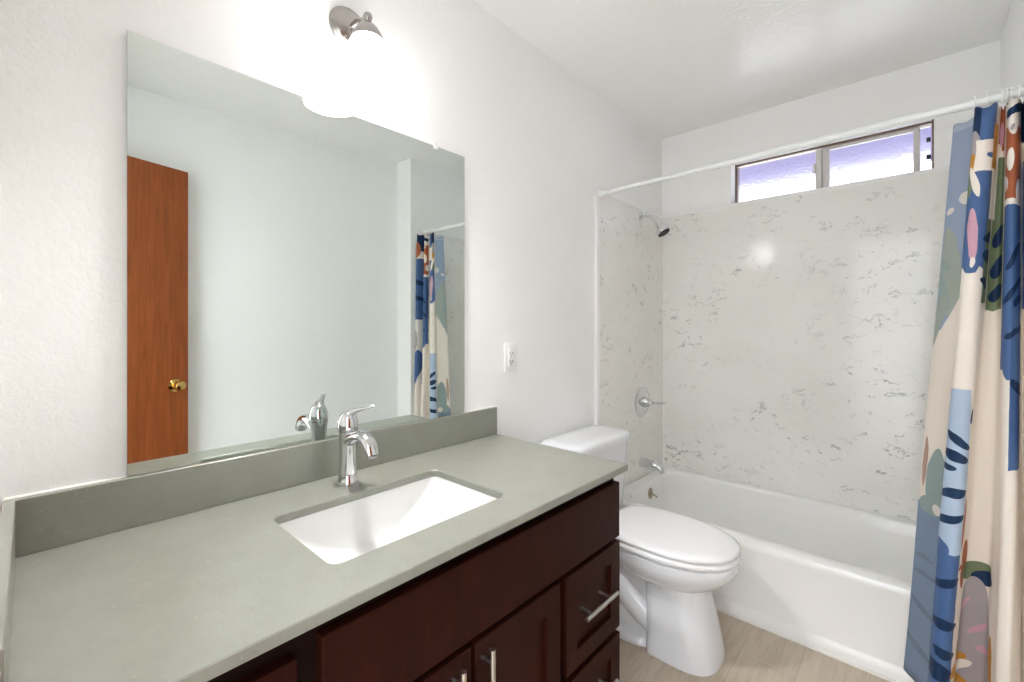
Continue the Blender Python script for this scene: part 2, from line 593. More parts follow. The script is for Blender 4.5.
# ------------------------------------------------------------------ faucet
FX, FY = 0.097, 0.572
fa = thing('faucet', 'chrome single lever faucet behind the white basin', 'faucet', (FX, FY, ZCT))
bm = new_bm()
lathe(bm, [(0.0275, 0.0), (0.0275, 0.005), (0.0265, 0.010), (0.0235, 0.016), (0.0225, 0.03), (0.0215, 0.06), (0.0215, 0.09), (0.0225, 0.115), (0.0245, 0.132), (0.0255, 0.140)], (FX, FY, ZCT + 0.0003), n=36)
part(bm, 'body', M_CHROME, fa)
bm = new_bm()
pts = bez((FX + 0.004, FY, ZCT + 0.108), (FX + 0.05, FY, ZCT + 0.148), (FX + 0.114, FY, ZCT + 0.148), (FX + 0.122, FY, ZCT + 0.098), 18)
rad = [(0.0185 + 0.002 * sin(pi * i / 18) - 0.001 * i / 18, 0.0150 - 0.0025 * i / 18) for i in range(19)]
tube(bm, pts, rad, 20)
part(bm, 'spout', M_CHROME, fa)
bm = new_bm()
lathe(bm, [(0.0125, 0.0), (0.0125, 0.006), (0.009, 0.0065)], (FX + 0.1225, FY, ZCT + 0.0925), n=20)
part(bm, 'aerator', M_CHROME, fa)
bm = new_bm()
lathe(bm, [(0.0255, 0.1415), (0.0265, 0.150), (0.0255, 0.165), (0.021, 0.178), (0.015, 0.187), (0.006, 0.191)], (FX, FY, ZCT), n=36)
pts = bez((FX - 0.003, FY - 0.002, ZCT + 0.172), (FX + 0.008, FY + 0.006, ZCT + 0.199), (FX + 0.028, FY + 0.020, ZCT + 0.194), (FX + 0.058, FY + 0.040, ZCT + 0.206), 14)
rad = [(0.017 - 0.0105 * (i / 14) ** 0.7, 0.012 - 0.0085 * (i / 14) ** 0.8) for i in range(15)]
tube(bm, pts, rad, 16)
e = pts[-1]
tube(bm, [e + Vector((-0.005, -0.0034, 0)), e + Vector((0, 0, 0.0005)), e + Vector((0.005, 0.0034, 0.001))], [(0.0068, 0.0045), (0.0072, 0.0052), (0.004, 0.003)], 14)
part(bm, 'lever_handle', M_CHROME, fa)

# ------------------------------------------------------------------ vanity cabinet
XF, XO = 0.530, 0.552
va = thing('vanity_cabinet', 'dark cherry vanity cabinet with shaker fronts under the grey countertop', 'cabinet', (0.28, 0.6, 0.0))
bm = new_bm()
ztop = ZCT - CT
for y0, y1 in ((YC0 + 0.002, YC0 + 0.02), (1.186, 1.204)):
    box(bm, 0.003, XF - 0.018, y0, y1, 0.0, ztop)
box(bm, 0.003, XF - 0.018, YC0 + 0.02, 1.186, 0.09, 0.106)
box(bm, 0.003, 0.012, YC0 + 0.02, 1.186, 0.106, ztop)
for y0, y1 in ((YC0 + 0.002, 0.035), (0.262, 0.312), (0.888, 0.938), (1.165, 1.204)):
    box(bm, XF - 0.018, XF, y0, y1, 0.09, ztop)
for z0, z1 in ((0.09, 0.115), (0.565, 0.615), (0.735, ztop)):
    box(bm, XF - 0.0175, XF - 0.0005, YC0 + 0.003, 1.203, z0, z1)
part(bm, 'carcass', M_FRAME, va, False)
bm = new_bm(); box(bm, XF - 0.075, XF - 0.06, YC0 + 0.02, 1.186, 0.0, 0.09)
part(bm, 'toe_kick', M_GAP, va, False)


def shaker(bm, y0, y1, z0, z1, fw=0.057):
    xo, xi = XO, XF + 0.001
    bmf = new_bm()
    a = [rrect(y0, y1, z0, z1, 0.002, 0), rrect(y0 + fw, y1 - fw, z0 + fw, z1 - fw, 0.0015, 0)]
    def ring(pts, x):
        return [Vector((x, p.x, p.y)) for p in pts]
    small = rrect(y0 + 0.0015, y1 - 0.0015, z0 + 0.0015, z1 - 0.0015, 0.002, 0)
    inn = rrect(y0 + fw + 0.0008, y1 - fw - 0.0008, z0 + fw + 0.0008, z1 - fw - 0.0008, 0.0015, 0)
    loft(bmf, [ring(a[0], xi), ring(a[0], xo - 0.0015), ring(small, xo), ring(a[1], xo), ring(inn, xo - 0.010)], True, True)
    merge(bm, bmf)


def bar_pull(parent, a, b_, p1, p2, foot_x, bar_x, r=0.006):
    bm = new_bm()
    tube(bm, [(bar_x, *a), (bar_x, *b_)], r, 16)
    for p in (p1, p2):
        tube(bm, [(foot_x, *p), (bar_x, *p)], 0.0042, 12)
    return part(bm, 'handle', M_NICKEL, parent)


bm = new_bm(); box(bm, XF + 0.001, XO, 0.298, 1.201, 0.597, 0.760, 0.002, 1)
part(bm, 'false_front', M_CAB, va)
for y0, y1, hy_ in ((0.316, 0.600, 0.552), (0.612, 0.902, 0.630)):
    bm = new_bm(); shaker(bm, y0, y1, 0.098, 0.584)
    dd = part(bm, 'door', M_CAB, va)
    bar_pull(dd, (hy_, 0.412), (hy_, 0.578), (hy_, 0.443), (hy_, 0.548), XO - 0.001, XO + 0.030)
for y0, y1, z0, z1, fw in ((0.926, 1.202, 0.326, 0.584, 0.05), (0.926, 1.202, 0.098, 0.308, 0.05), (-0.028, 0.262, 0.597, 0.748, 0.05), (-0.028, 0.262, 0.326, 0.584, 0.05), (-0.028, 0.262, 0.098, 0.308, 0.05)):
    bm = new_bm(); shaker(bm, y0, y1, z0, z1, fw)
    dd = part(bm, 'drawer', M_CAB, va)
    yc, zc_ = (y0 + y1) / 2 - 0.010, (z0 + z1) / 2 + 0.013
    bar_pull(dd, (yc - 0.08, zc_), (yc + 0.08, zc_), (yc - 0.048, zc_), (yc + 0.048, zc_), XO - 0.011, XO + 0.030)

# ------------------------------------------------------------------ mirror
MY0, MY1, MZ0, MZ1 = 0.1374, 1.060, 0.9175, 1.838
mi = thing('mirror', 'large frameless square mirror standing on the backsplash above the basin', 'mirror', (0.0035, MY0, MZ0))
mi.rotation_euler = (0, 0, radians(0.0))
bm = new_bm()
box(bm, 0.0, 0.006, 0, MY1 - MY0, 0, MZ1 - MZ0)
g = finish(bm, 'mirror_glass', [M_MIRROR, M_MEDGE], mi, False)
for p in g.data.polygons:
    p.material_index = 0 if p.normal.x > 0.9 else 1
for yy in (MY1 - MY0 - 0.128,):
    bm = new_bm()
    h = MZ1 - MZ0
    box(bm, -0.001, 0.010, yy - 0.008, yy + 0.008, h + 0.0005, h + 0.004, 0.0005, 1)
    box(bm, 0.0062, 0.0095, yy - 0.008, yy + 0.008, h - 0.010, h + 0.003, 0.0005, 1)
    box(bm, -0.001, 0.002, yy - 0.008, yy + 0.008, h + 0.003, h + 0.016, 0.0005, 1)
    finish(bm, 'clip', M_PLAST, mi)

# ------------------------------------------------------------------ wall sconce
sc = thing('wall_sconce', 'lit satin nickel wall lamp with white bell shade above the mirror', 'wall lamp', (0.0, 0.625, 2.085))
SY, SZ, SXc = 0.618, 2.085, 0.118
bm = new_bm()
lathe(bm, [(0.060, 0.0005), (0.060, 0.004), (0.057, 0.008), (0.052, 0.010), (0.050, 0.013), (0.045, 0.016), (0.034, 0.022), (0.020, 0.027), (0.010, 0.029)], (0, 0.625, 2.085), (1, 0, 0), 48)
part(bm, 'backplate', M_SATIN, sc)
bm = new_bm()
pts = bez((0.024, 0.624, 2.083), (0.055, 0.622, 2.083), (0.085, SY, 2.075), (SXc, SY, 2.046), 12)
tube(bm, pts, 0.0085, 16)
part(bm, 'arm', M_SATIN, sc)
bm = new_bm()
lathe(bm, [(0.004, 0.0), (0.010, 0.004), (0.012, 0.010), (0.010, 0.016), (0.004, 0.020)], (0.020, 0.652, 2.105), (1, 0, 0), 20)
part(bm, 'screw_knob', M_SATIN, sc)
bm = new_bm()
lathe(bm, [(0.006, 0.046), (0.008, 0.050), (0.0115, 0.056), (0.0125, 0.063), (0.0105, 0.070), (0.005, 0.074)], (SXc, SY, 2.0), n=24)
part(bm, 'finial', M_SATIN, sc)
bm = new_bm()
lathe(bm, [(0.042, -0.002), (0.0425, 0.003), (0.038, 0.014), (0.030, 0.028), (0.020, 0.040), (0.010, 0.048), (0.004, 0.049)], (SXc, SY, 2.0), n=40)
part(bm, 'fitter', M_SATIN, sc)
bm = new_bm()
prof = [(0.036, 2.000), (0.043, 1.995), (0.049, 1.982), (0.053, 1.962), (0.056, 1.942), (0.061, 1.922), (0.069, 1.905), (0.075, 1.897)]
inn = [(r_ - 0.003, z_) for r_, z_ in prof[::-1]]
lathe(bm, prof + inn, (SXc, SY, 0), n=44, cap0=False, cap1=False)
part(bm, 'shade', M_SHADE, sc, True, 60)
bm = new_bm()
lathe(bm, [(0.012, 2.0), (0.013, 1.995), (0.018, 1.988), (0.026, 1.972), (0.027, 1.96), (0.020, 1.946), (0.008, 1.938)], (SXc, SY, 0), n=24)
part(bm, 'bulb', M_BULB, sc, True, 60)

# ------------------------------------------------------------------ outlet
ot = thing('wall_outlet', 'white outlet plate on the wall between mirror and tub', 'outlet', (0.0, 1.311, 1.103))
bm = new_bm(); box(bm, 0.0003, 0.006, 1.276, 1.346, 1.045, 1.161, 0.002, 2)
part(bm, 'cover_plate', M_PLAST, ot)
bm = new_bm(); box(bm, 0.005, 0.0085, 1.294, 1.328, 1.069, 1.137, 0.001, 2)
rc = part(bm, 'receptacle', M_PLAST, ot)
for zz in (1.120, 1.086):
    for yy in (1.304, 1.318):
        bm = new_bm(); box(bm, 0.0083, 0.0088, yy - 0.0013, yy + 0.0013, zz - 0.005, zz + 0.005)
        part(bm, 'slot', M_DARK, rc, False)
    bm = new_bm(); lathe(bm, [(0.0025, 0.0), (0.0025, 0.0006)], (0.0083, 1.311, zz - 0.010), (1, 0, 0), 12)
    part(bm, 'slot', M_DARK, rc, False)
bm = new_bm(); box(bm, 0.0083, 0.0098, 1.303, 1.319, 1.0985, 1.1075, 0.0004, 1)
part(bm, 'test_button', M_PLAST, rc)
for zz in (1.055, 1.151):
    bm = new_bm(); lathe(bm, [(0.003, 0.0), (0.003, 0.0006), (0.001, 0.001)], (0.0058, 1.311, zz), (1, 0, 0), 14)
    part(bm, 'screw', M_PLAST, ot)

# ------------------------------------------------------------------ bathtub
X0, X1, Y0, Y1 = ST + 0.001, XR - ST - 0.001, 2.009, YB - ST - 0.001
tb = thing('bathtub', 'white alcove bathtub with plain apron beside the toilet', 'bathtub', (0.75, 2.38, 0.0))
bm = new_bm()
rr = lambda a, b2, c_, d, r_, z: rrect(a, b2, c_, d, r_, z, 8)
rings = [rr(X0, X1, Y0 + 0.004, Y1, 0.004, 0.001), rr(X0, X1, Y0 + 0.004, Y1, 0.004, 0.040), rr(X0, X1, Y0 + 0.010, Y1, 0.004, 0.050),
         rr(X0, X1, Y0 + 0.012, Y1, 0.004, 0.060), rr(X0, X1, Y0 + 0.006, Y1, 0.004, 0.285), rr(X0, X1, Y0 + 0.001, Y1, 0.004, 0.300), rr(X0, X1, Y0, Y1, 0.004, 0.322),
         rr(X0, X1, Y0 + 0.004, Y1, 0.006, 0.332), rr(X0 + 0.002, X1 - 0.002, Y0 + 0.014, Y1 - 0.002, 0.012, 0.337),
         rr(X0 + 0.055, X1 - 0.07, Y0 + 0.070, Y1 - 0.042, 0.11, 0.337), rr(X0 + 0.062, X1 - 0.078, Y0 + 0.079, Y1 - 0.048, 0.11, 0.333),
         rr(X0 + 0.066, X1 - 0.085, Y0 + 0.084, Y1 - 0.052, 0.11, 0.322), rr(X0 + 0.075, X1 - 0.13, Y0 + 0.096, Y1 - 0.062, 0.115, 0.24),
         rr(X0 + 0.095, X1 - 0.22, Y0 + 0.110, Y1 - 0.076, 0.12, 0.12), rr(X0 + 0.12, X1 - 0.28, Y0 + 0.130, Y1 - 0.095, 0.12, 0.07), rr(X0 + 0.17, X1 - 0.34, Y0 + 0.175, Y1 - 0.14, 0.10, 0.052)]
loft(bm, rings, False, True)
part(bm, 'tub_shell', M_ACRYL, tb, True, 40)
bm = new_bm()
lathe(bm, [(0.034, 0.0), (0.034, 0.004), (0.028, 0.009), (0.012, 0.012), (0.004, 0.0125)], (0.084, 2.40, 0.272), (1, 0, 0.12), 32)
ov = part(bm, 'overflow_plate', M_BRONZE, tb)
bm = new_bm()
tube(bm, [(0.095, 2.40, 0.274), (0.112, 2.402, 0.268), (0.128, 2.405, 0.258)], [0.0045, 0.0045, 0.0055], 12)
part(bm, 'trip_lever', M_BRONZE, ov)
bm = new_bm(); lathe(bm, [(0.035, 0), (0.035, 0.003), (0.02, 0.004)], (0.27, 2.40, 0.0525), n=24)
part(bm, 'drain', M_CHROME, tb)
bm = new_bm(); box(bm, X0, X1, Y0 - 0.003, Y0 + 0.0035, 0.0005, 0.010, 0.001, 1)
part(bm, 'caulk_strip', M_CAULK, tb)

# ------------------------------------------------------------------ shower head
PX = ST
sh = thing('wall_shower', 'chrome shower head with black face on a bent wall arm', 'shower', (PX, 2.425, 1.872))
bm = new_bm(); lathe(bm, [(0.030, 0.0005), (0.030, 0.003), (0.024, 0.008), (0.013, 0.012)], (PX, 2.425, 1.872), (1, 0, 0), 28)
part(bm, 'flange', M_CHROME, sh)
bm = new_bm()
pts = bez((PX + 0.004, 2.425, 1.872), (PX + 0.06, 2.425, 1.876), (PX + 0.075, 2.427, 1.855), (PX + 0.105, 2.429, 1.812), 14)
tube(bm, pts, 0.0105, 16)
part(bm, 'arm', M_CHROME, sh)
bm = new_bm()
d = (Vector((0.52, 0.02, -0.8))).normalized()
p0 = Vector((PX + 0.100, 2.429, 1.817))
lathe(bm, [(0.013, 0.0), (0.0155, 0.006), (0.0155, 0.018), (0.020, 0.026), (0.034, 0.040), (0.0385, 0.050), (0.0385, 0.066), (0.036, 0.070)], p0, d, 32)
hd = part(bm, 'head', M_CHROME, sh)
bm = new_bm()
lathe(bm, [(0.0355, 0.0695), (0.0345, 0.073), (0.030, 0.0745), (0.001, 0.0745)], p0, d, 32)
ff, gg = frame_of(d)
for rad_, cnt in ((0.011, 6), (0.020, 12), (0.028, 18)):
    for k in range(cnt):
        a = 2 * pi * k / cnt
        lathe(bm, [(0.0017, 0.0742), (0.0014, 0.0770)], p0 + ff * rad_ * cos(a) + gg * rad_ * sin(a), d, 6)
part(bm, 'spray_face', M_BLACKRUB, hd)

# ------------------------------------------------------------------ shower valve
VY, VZ = 2.437, 0.783
vv_ = thing('shower_valve', 'round chrome shower valve with lever handle on the marbled panel', 'shower valve', (PX, VY, VZ))
bm = new_bm(); lathe(bm, [(0.090, 0.0005), (0.090, 0.003), (0.084, 0.008), (0.060, 0.013), (0.034, 0.015)], (PX, VY, VZ), (1, 0, 0), 48)
part(bm, 'escutcheon', M_CHROME, vv_)
bm = new_bm(); lathe(bm, [(0.031, 0.013), (0.030, 0.028), (0.025, 0.036), (0.022, 0.050), (0.024, 0.058), (0.018, 0.066), (0.006, 0.068)], (PX, VY, VZ), (1, 0, 0), 32)
part(bm, 'hub', M_CHROME, vv_)
bm = new_bm()
pts = [(PX + 0.055, VY, VZ), (PX + 0.085, VY + 0.004, VZ + 0.002), (PX + 0.115, VY + 0.008, VZ + 0.005), (PX + 0.14, VY + 0.012, VZ + 0.008)]
tube(bm, pts, [0.010, 0.0065, 0.0085, 0.006], 14)
part(bm, 'lever_handle', M_CHROME, vv_)

# ------------------------------------------------------------------ tub spout
sp_ = thing('tub_spout', 'chrome tub spout with diverter knob below the shower valve', 'tub spout', (PX, 2.430, 0.43))
bm = new_bm()
pts = [(PX + 0.0005, 2.430, 0.430), (PX + 0.02, 2.430, 0.430), (PX + 0.07, 2.430, 0.427), (PX + 0.095, 2.430, 0.422), (PX + 0.116, 2.430, 0.414), (PX + 0.126, 2.430, 0.400), (PX + 0.128, 2.430, 0.392)]
tube(bm, pts, [(0.027, 0.028), (0.027, 0.028), (0.025, 0.026), (0.023, 0.023), (0.021, 0.020), (0.018, 0.017), (0.016, 0.015)], 22)
part(bm, 'spout_body', M_CHROME, sp_)
bm = new_bm(); lathe(bm, [(0.004, 0.0), (0.004, 0.012), (0.008, 0.014), (0.008, 0.020), (0.003, 0.022)], (PX + 0.110, 2.430, 0.430), n=16)
part(bm, 'diverter_knob', M_CHROME, sp_)

# ------------------------------------------------------------------ toilet
TY = 1.693
to = thing('toilet', 'white two piece toilet with closed lid between vanity and tub', 'toilet', (0.35, TY, 0.0))
bm = new_bm()
RZ = 0.383
# bowl flowing into the front pedestal
rings = [egg(0.49, TY, 0.250, 0.235, 0.172, RZ - 0.001), egg(0.49, TY, 0.254, 0.237, 0.180, RZ - 0.006), egg(0.49, TY, 0.254, 0.237, 0.180, RZ - 0.028),
         egg(0.488, TY, 0.246, 0.230, 0.175, RZ - 0.050), egg(0.485, TY, 0.226, 0.212, 0.160, RZ - 0.078), egg(0.482, TY, 0.196, 0.180, 0.138, RZ - 0.102),
         egg(0.482, TY, 0.168, 0.135, 0.119, RZ - 0.119), egg(0.50, TY, 0.143, 0.080, 0.110, RZ - 0.130, 2.6), egg(0.51, TY, 0.136, 0.072, 0.108, 0.225, 2.9, eb=6),
         egg(0.525, TY, 0.139, 0.080, 0.114, 0.15, 3.0, eb=7), egg(0.535, TY, 0.146, 0.086, 0.121, 0.07, 3.0, eb=7), egg(0.54, TY, 0.150, 0.092, 0.126, 0.025, 3.0, eb=7), egg(0.54, TY, 0.151, 0.092, 0.127, 0.001, 3.0, eb=7)]
loft(bm, rings, True, True)
# rear trapway housing
rings = [egg(0.32, TY, 0.16, 0.20, 0.124, 0.001, 3.2), egg(0.32, TY, 0.16, 0.20, 0.122, 0.022, 3.2), egg(0.32, TY, 0.16, 0.195, 0.108, 0.032, 3.0), egg(0.32, TY, 0.16, 0.19, 0.078, 0.045, 2.6),
         egg(0.32, TY, 0.16, 0.17, 0.068, 0.14, 2.4), egg(0.33, TY, 0.15, 0.15, 0.070, 0.23, 2.4), egg(0.34, TY, 0.14, 0.16, 0.085, 0.30, 2.4)]
loft(bm, rings, True, True)
for s in (-1, 1):
    pts = bez((0.50, TY + s * 0.050, 0.075), (0.40, TY + s * 0.052, 0.09), (0.34, TY + s * 0.050, 0.20), (0.17, TY + s * 0.045, 0.215), 16)
    tube(bm, pts, [0.052] * 17, 20)
# rear deck under the tank
rings = [egg(0.20, TY, 0.13, 0.165, 0.150, RZ - 0.002, 4.5), egg(0.20, TY, 0.135, 0.170, 0.156, RZ - 0.012, 4.5), egg(0.20, TY, 0.135, 0.170, 0.156, RZ - 0.045, 4.5), egg(0.21, TY, 0.13, 0.15, 0.12, RZ - 0.085, 3.5), egg(0.22, TY, 0.11, 0.12, 0.06, RZ - 0.12, 3.0)]
loft(bm, rings, True, True)
part(bm, 'bowl', M_PORC, to, True, 50)
bm = new_bm()
s_o = lambda k, z: egg(0.49, TY, 0.260 - k, 0.215 - k, 0.186 - k, z, 2.15, eb=3.2)
s_i = lambda k, z: egg(0.49, TY, 0.180 + k, 0.140 + k, 0.115 + k, z, 2.15)
loft(bm, [s_i(0, RZ + 0.004), s_o(0.004, RZ + 0.003), s_o(0, RZ + 0.008), s_o(0, RZ + 0.018), s_o(0.006, RZ + 0.024), s_i(0.006, RZ + 0.024), s_i(0, RZ + 0.018), s_i(0, RZ + 0.004)], False, False)
part(bm, 'seat', M_SEAT, to, True, 50)
bm = new_bm()
l_o = lambda k, z: egg(0.49, TY, 0.258 - k, 0.240 - k, 0.185 - k, z, 2.2, eb=3.8)
loft(bm, [l_o(0.010, RZ + 0.030), l_o(0.003, RZ + 0.030), l_o(0.0, RZ + 0.034), l_o(0.001, RZ + 0.041), l_o(0.010, RZ + 0.047), l_o(0.035, RZ + 0.050), l_o(0.09, RZ + 0.052), l_o(0.15, RZ + 0.053)], True, True)
part(bm, 'lid', M_SEAT, to, True, 50)
bm = new_bm()
bm.free()
for s in (-1, 1):
    bm = new_bm()
    box(bm, 0.262, 0.298, TY + s * 0.075 - 0.022, TY + s * 0.075 + 0.022, RZ - 0.001, RZ + 0.034, 0.006, 3)
    part(bm, 'hinge', M_SEAT, to)
bm = new_bm()
tk = lambda x1, hw, r_, z: rrect(0.018, x1, TY - hw, TY + hw, r_, z, 8)
loft(bm, [tk(0.195, 0.190, 0.04, RZ), tk(0.205, 0.202, 0.045, RZ + 0.02), tk(0.212, 0.213, 0.045, 0.55), tk(0.217, 0.221, 0.045, 0.702)], True, True)
part(bm, 'tank', M_PORC, to, True, 50)
bm = new_bm()
tl = lambda k, z: rrect(0.012 + k, 0.233 - k, TY - 0.233 + k, TY + 0.233 - k, 0.05 - k * 0.5, z, 8)
loft(bm, [tl(0.006, 0.703), tl(0.0, 0.706), tl(0.0, 0.722), tl(0.003, 0.732), tl(0.010, 0.738), tl(0.022, 0.741), tl(0.06, 0.742)], True, True)
part(bm, 'tank_lid', M_PORC, to, True, 50)
bm = new_bm()
lathe(bm, [(0.014, 0), (0.014, 0.006), (0.008, 0.010), (0.008, 0.018)], (0.221, TY - 0.165, 0.655), (1, 0, 0), 18)
tube(bm, [(0.236, TY - 0.165, 0.655), (0.238, TY - 0.13, 0.652), (0.238, TY - 0.09, 0.645)], [0.006, 0.0055, 0.007], 12)
part(bm, 'flush_handle', M_CHROME, to)
for s in (-1, 1):
    bm = new_bm(); lathe(bm, [(0.013, 0), (0.013, 0.006), (0.009, 0.013), (0.002, 0.015)], (0.34, TY + s * 0.109, 0.026), n=18)
    part(bm, 'bolt_cap', M_PLAST, to)

# ------------------------------------------------------------------ shower rod
RY, RZ_ = 1.969, 1.9125
RT = 0.0085            # the rod climbs slightly towards the right wall
rodz = lambda x: RZ_ - 0.009 + RT * x
rd = thing('shower_rod', 'white telescoping curtain rod across the tub opening', 'curtain rod', (0.75, RY, RZ_))
bm = new_bm(); tube(bm, [(ST + 0.006, RY, rodz(0.02)), (0.62, RY, rodz(0.62))], 0.0105, 20)
part(bm, 'inner_tube', M_ROD, rd)
bm = new_bm(); tube(bm, [(0.565, RY, rodz(0.565)), (0.567, RY, rodz(0.567)), (XR - 0.006, RY, rodz(XR))], [0.0125, 0.0135, 0.0135], 20)
part(bm, 'outer_tube', M_ROD, rd)
for x0_, s in ((ST + 0.0045, 1), (XR - 0.0005, -1)):
    bm = new_bm(); lathe(bm, [(0.020, 0.0), (0.020, 0.008), (0.015, 0.018), (0.013, 0.030)], (x0_, RY, rodz(x0_)), (s, 0, 0), 24)
    part(bm, 'end_cap', M_ROD, rd)

# ------------------------------------------------------------------ shower curtain
F_PX = 441.8
A = radians(42.415)


def on_depth(u, y):
    """x on the sight line of image column u at depth y (only used to lay out the measured folds)"""
    t = (u - 512) / F_PX
    return 1.21 + y * (-sin(A) + cos(A) * t) / (cos(A) + sin(A) * t)


# fold nodes: (k, x_top, y_top, x_bottom, y_bottom)
raw = [(1.0, 975, 1.950, 926, 1.895), (1.28, 979, 1.938, 930, 1.872), (1.62, 988, 1.934, 940, 1.862), (1.9, 995, 1.942, 947, 1.875), (2.12, 997.5, 1.956, 950, 1.91),
       (3.0, 1001, 1.985, 957, 1.985), (4.0, 1005.5, 1.992, 984, 1.990), (5.0, 1007.2, 1.955, 992, 1.925), (5.4, 1009, 1.935, 996, 1.885), (6.0, 1013.5, 1.926, 1004, 1.868),
       (6.6, 1018, 1.932, 1012, 1.875), (7.0, 1020, 1.948, 1017, 1.90), (7.6, 1021.5, 1.975, 1020, 1.935), (8.0, 1024, 1.978, 1023, 1.94), (8.6, 1030, 1.905, 1031, 1.865),
       (9.2, 1039, 1.885, 1040, 1.855), (9.7, 1040, 1.92, 1041, 1.89), (10.2, 1038, 1.972, 1041, 1.955)]
ZT_, ZB_ = 1.892, 0.07
nodes = []
for k, ut, yt, ub, yb_ in raw:
    nodes.append((k, on_depth(ut, yt), yt, on_depth(ub, yb_), yb_))


def catmull(p, t):
    """p: list of tuples, interpolated by fractional index"""
    i = min(int(t), len(p) - 2)
    f = t - i
    g = lambda j: p[max(0, min(len(p) - 1, j))]
    out = []
    for a, b2, c_, d_ in zip(g(i - 1), g(i), g(i + 1), g(i + 2)):
        out.append(0.5 * (2 * b2 + (c_ - a) * f + (2 * a - 5 * b2 + 4 * c_ - d_) * f * f + (3 * b2 - a - 3 * c_ + d_) * f ** 3))
    return out


def sheet(nd, ns, nz, name, m, parent, sag=0.012, hooks=None, thick=0.0012, zbot=ZB_):
    bm = bmesh.new()
    uvl = bm.loops.layers.uv.new('UVMap')
    grid = []
    for j in range(nz + 1):
        v_ = j / nz
        row = []
        for i in range(ns + 1):
            q = catmull(nd, (len(nd) - 1) * i / ns)
            k, xt, yt, xb, yb2 = q
            zt = ZT_ + 0.004 * sin(k * 7.0) - sag * (0.5 - 0.5 * cos(2 * pi * k / 1.0)) * 0.5
            z = zt + (zbot - zt) * v_
            ve = v_ * (1 + 0.0 * v_)
            x = xt + (xb - xt) * ve + 0.0025 * sin(k * 5.1 + v_ * 9) * v_
            y = yt + (yb2 - yt) * ve + 0.003 * sin(k * 3.7 + v_ * 7) * v_ * (1 - 0.4 * v_)
            row.append((bm.verts.new((x, y, z)), k * 0.07, z))
        grid.append(row)
    for j in range(nz):
        for i in range(ns):
            q = [grid[j][i], grid[j + 1][i], grid[j + 1][i + 1], grid[j][i + 1]]
            f = bm.faces.new([c_[0] for c_ in q])
            for lp, c_ in zip(f.loops, q):
                lp[uvl].uv = (c_[1], c_[2])
    off = parent.location
    bmesh.ops.translate(bm, vec=-off, verts=bm.verts[:])
    me = bpy.data.meshes.new(name)
    bm.to_mesh(me); bm.free()
    for mm in (m if isinstance(m, list) else [m]):
        me.materials.append(mm)
    if isinstance(m, list):
        uvd = me.uv_layers[0].data
        for p in me.polygons:
            kc = sum(uvd[li].uv[0] for li in p.loop_indices) / len(p.loop_indices) / 0.07
            p.material_index = sum(kc > e_ for e_ in K_EDGES)
    me.polygons.foreach_set('use_smooth', [True] * len(me.polygons))
    o = bpy.data.objects.new(name, me); C.objects.link(o); o.parent = parent
    so = o.modifiers.new('thickness', 'SOLIDIFY'); so.thickness = thick; so.offset = 0
    return o


NAVY, BLUE, LBLUE = (24, 52, 88), (78, 108, 156), (182, 200, 222)
CREAM, RUST, MUST, SAGE = (246, 238, 228), (176, 100, 66), (204, 146, 62), (122, 136, 104)
PINK, PGREY, TEAL = (212, 166, 182), (176, 168, 170), (150, 170, 166)


def zpx(v_, dep=1.377):
    return 1.2281 - (v_ - 326.2) * dep / 441.8


def fabric(name, base, shapes, rough=0.55, transl=0.0):
    m = mat(name, srgb(*base), rough, spec=0.3)
    uv = N(m, 'ShaderNodeUVMap'); uv.uv_map = 'UVMap'
    # gentle hand-cut wobble of every edge
    nz_ = noise(m, uv.outputs[0], 14, 1, 0.5)
    ad = N(m, 'ShaderNodeVectorMath', operation='MULTIPLY_ADD')
    L(m, nz_.outputs[1], ad.inputs[0])
    ad.inputs[1].default_value = (0.012, 0.024, 0)
    sub = N(m, 'ShaderNodeVectorMath', operation='SUBTRACT')
    L(m, uv.outputs[0], sub.inputs[0]); sub.inputs[1].default_value = (0.006, 0.012, 0)
    L(m, sub.outputs[0], ad.inputs[2])
    cur = srgb(*base)
    for kind, k, v0, rk, rv, rot, col in shapes:
        mp = N(m, 'ShaderNodeMapping', vector_type='TEXTURE')
        mp.inputs['Location'].default_value = (k * 0.07, zpx(v0), 0)
        mp.inputs['Rotation'].default_value = (0, 0, radians(rot))
        mp.inputs['Scale'].default_value = (rk * 0.07, rv * 0.00312, 1)
        L(m, ad.outputs[0], mp.inputs['Vector'])
        if kind == 'e':
            ln = N(m, 'ShaderNodeVectorMath', operation='LENGTH')
            sm = N(m, 'ShaderNodeVectorMath', operation='MULTIPLY')
            L(m, mp.outputs[0], sm.inputs[0]); sm.inputs[1].default_value = (1, 1, 0)
            L(m, sm.outputs[0], ln.inputs[0])
            val = ln.outputs['Value']
        else:
            ab = N(m, 'ShaderNodeVectorMath', operation='ABSOLUTE')
            L(m, mp.outputs[0], ab.inputs[0])
            sx = N(m, 'ShaderNodeSeparateXYZ'); L(m, ab.outputs[0], sx.inputs[0])
            val = math_node(m, 'MAXIMUM', sx.outputs[0], sx.outputs[1])
        f = math_node(m, 'LESS_THAN', val, 1.0)
        cur = mixc(m, f, cur, srgb(*col))
    L(m, cur, bsdf(m).inputs['Base Color'])
    if transl > 0:
        tr = N(m, 'ShaderNodeBsdfTranslucent'); L(m, cur, tr.inputs[0])
        ms = N(m, 'ShaderNodeMixShader'); ms.inputs[0].default_value = transl
        out = m.node_tree.nodes['Material Output']
        L(m, bsdf(m).outputs[0], ms.inputs[1]); L(m, tr.outputs[0], ms.inputs[2]); L(m, ms.outputs[0], out.inputs['Surface'])
    return m


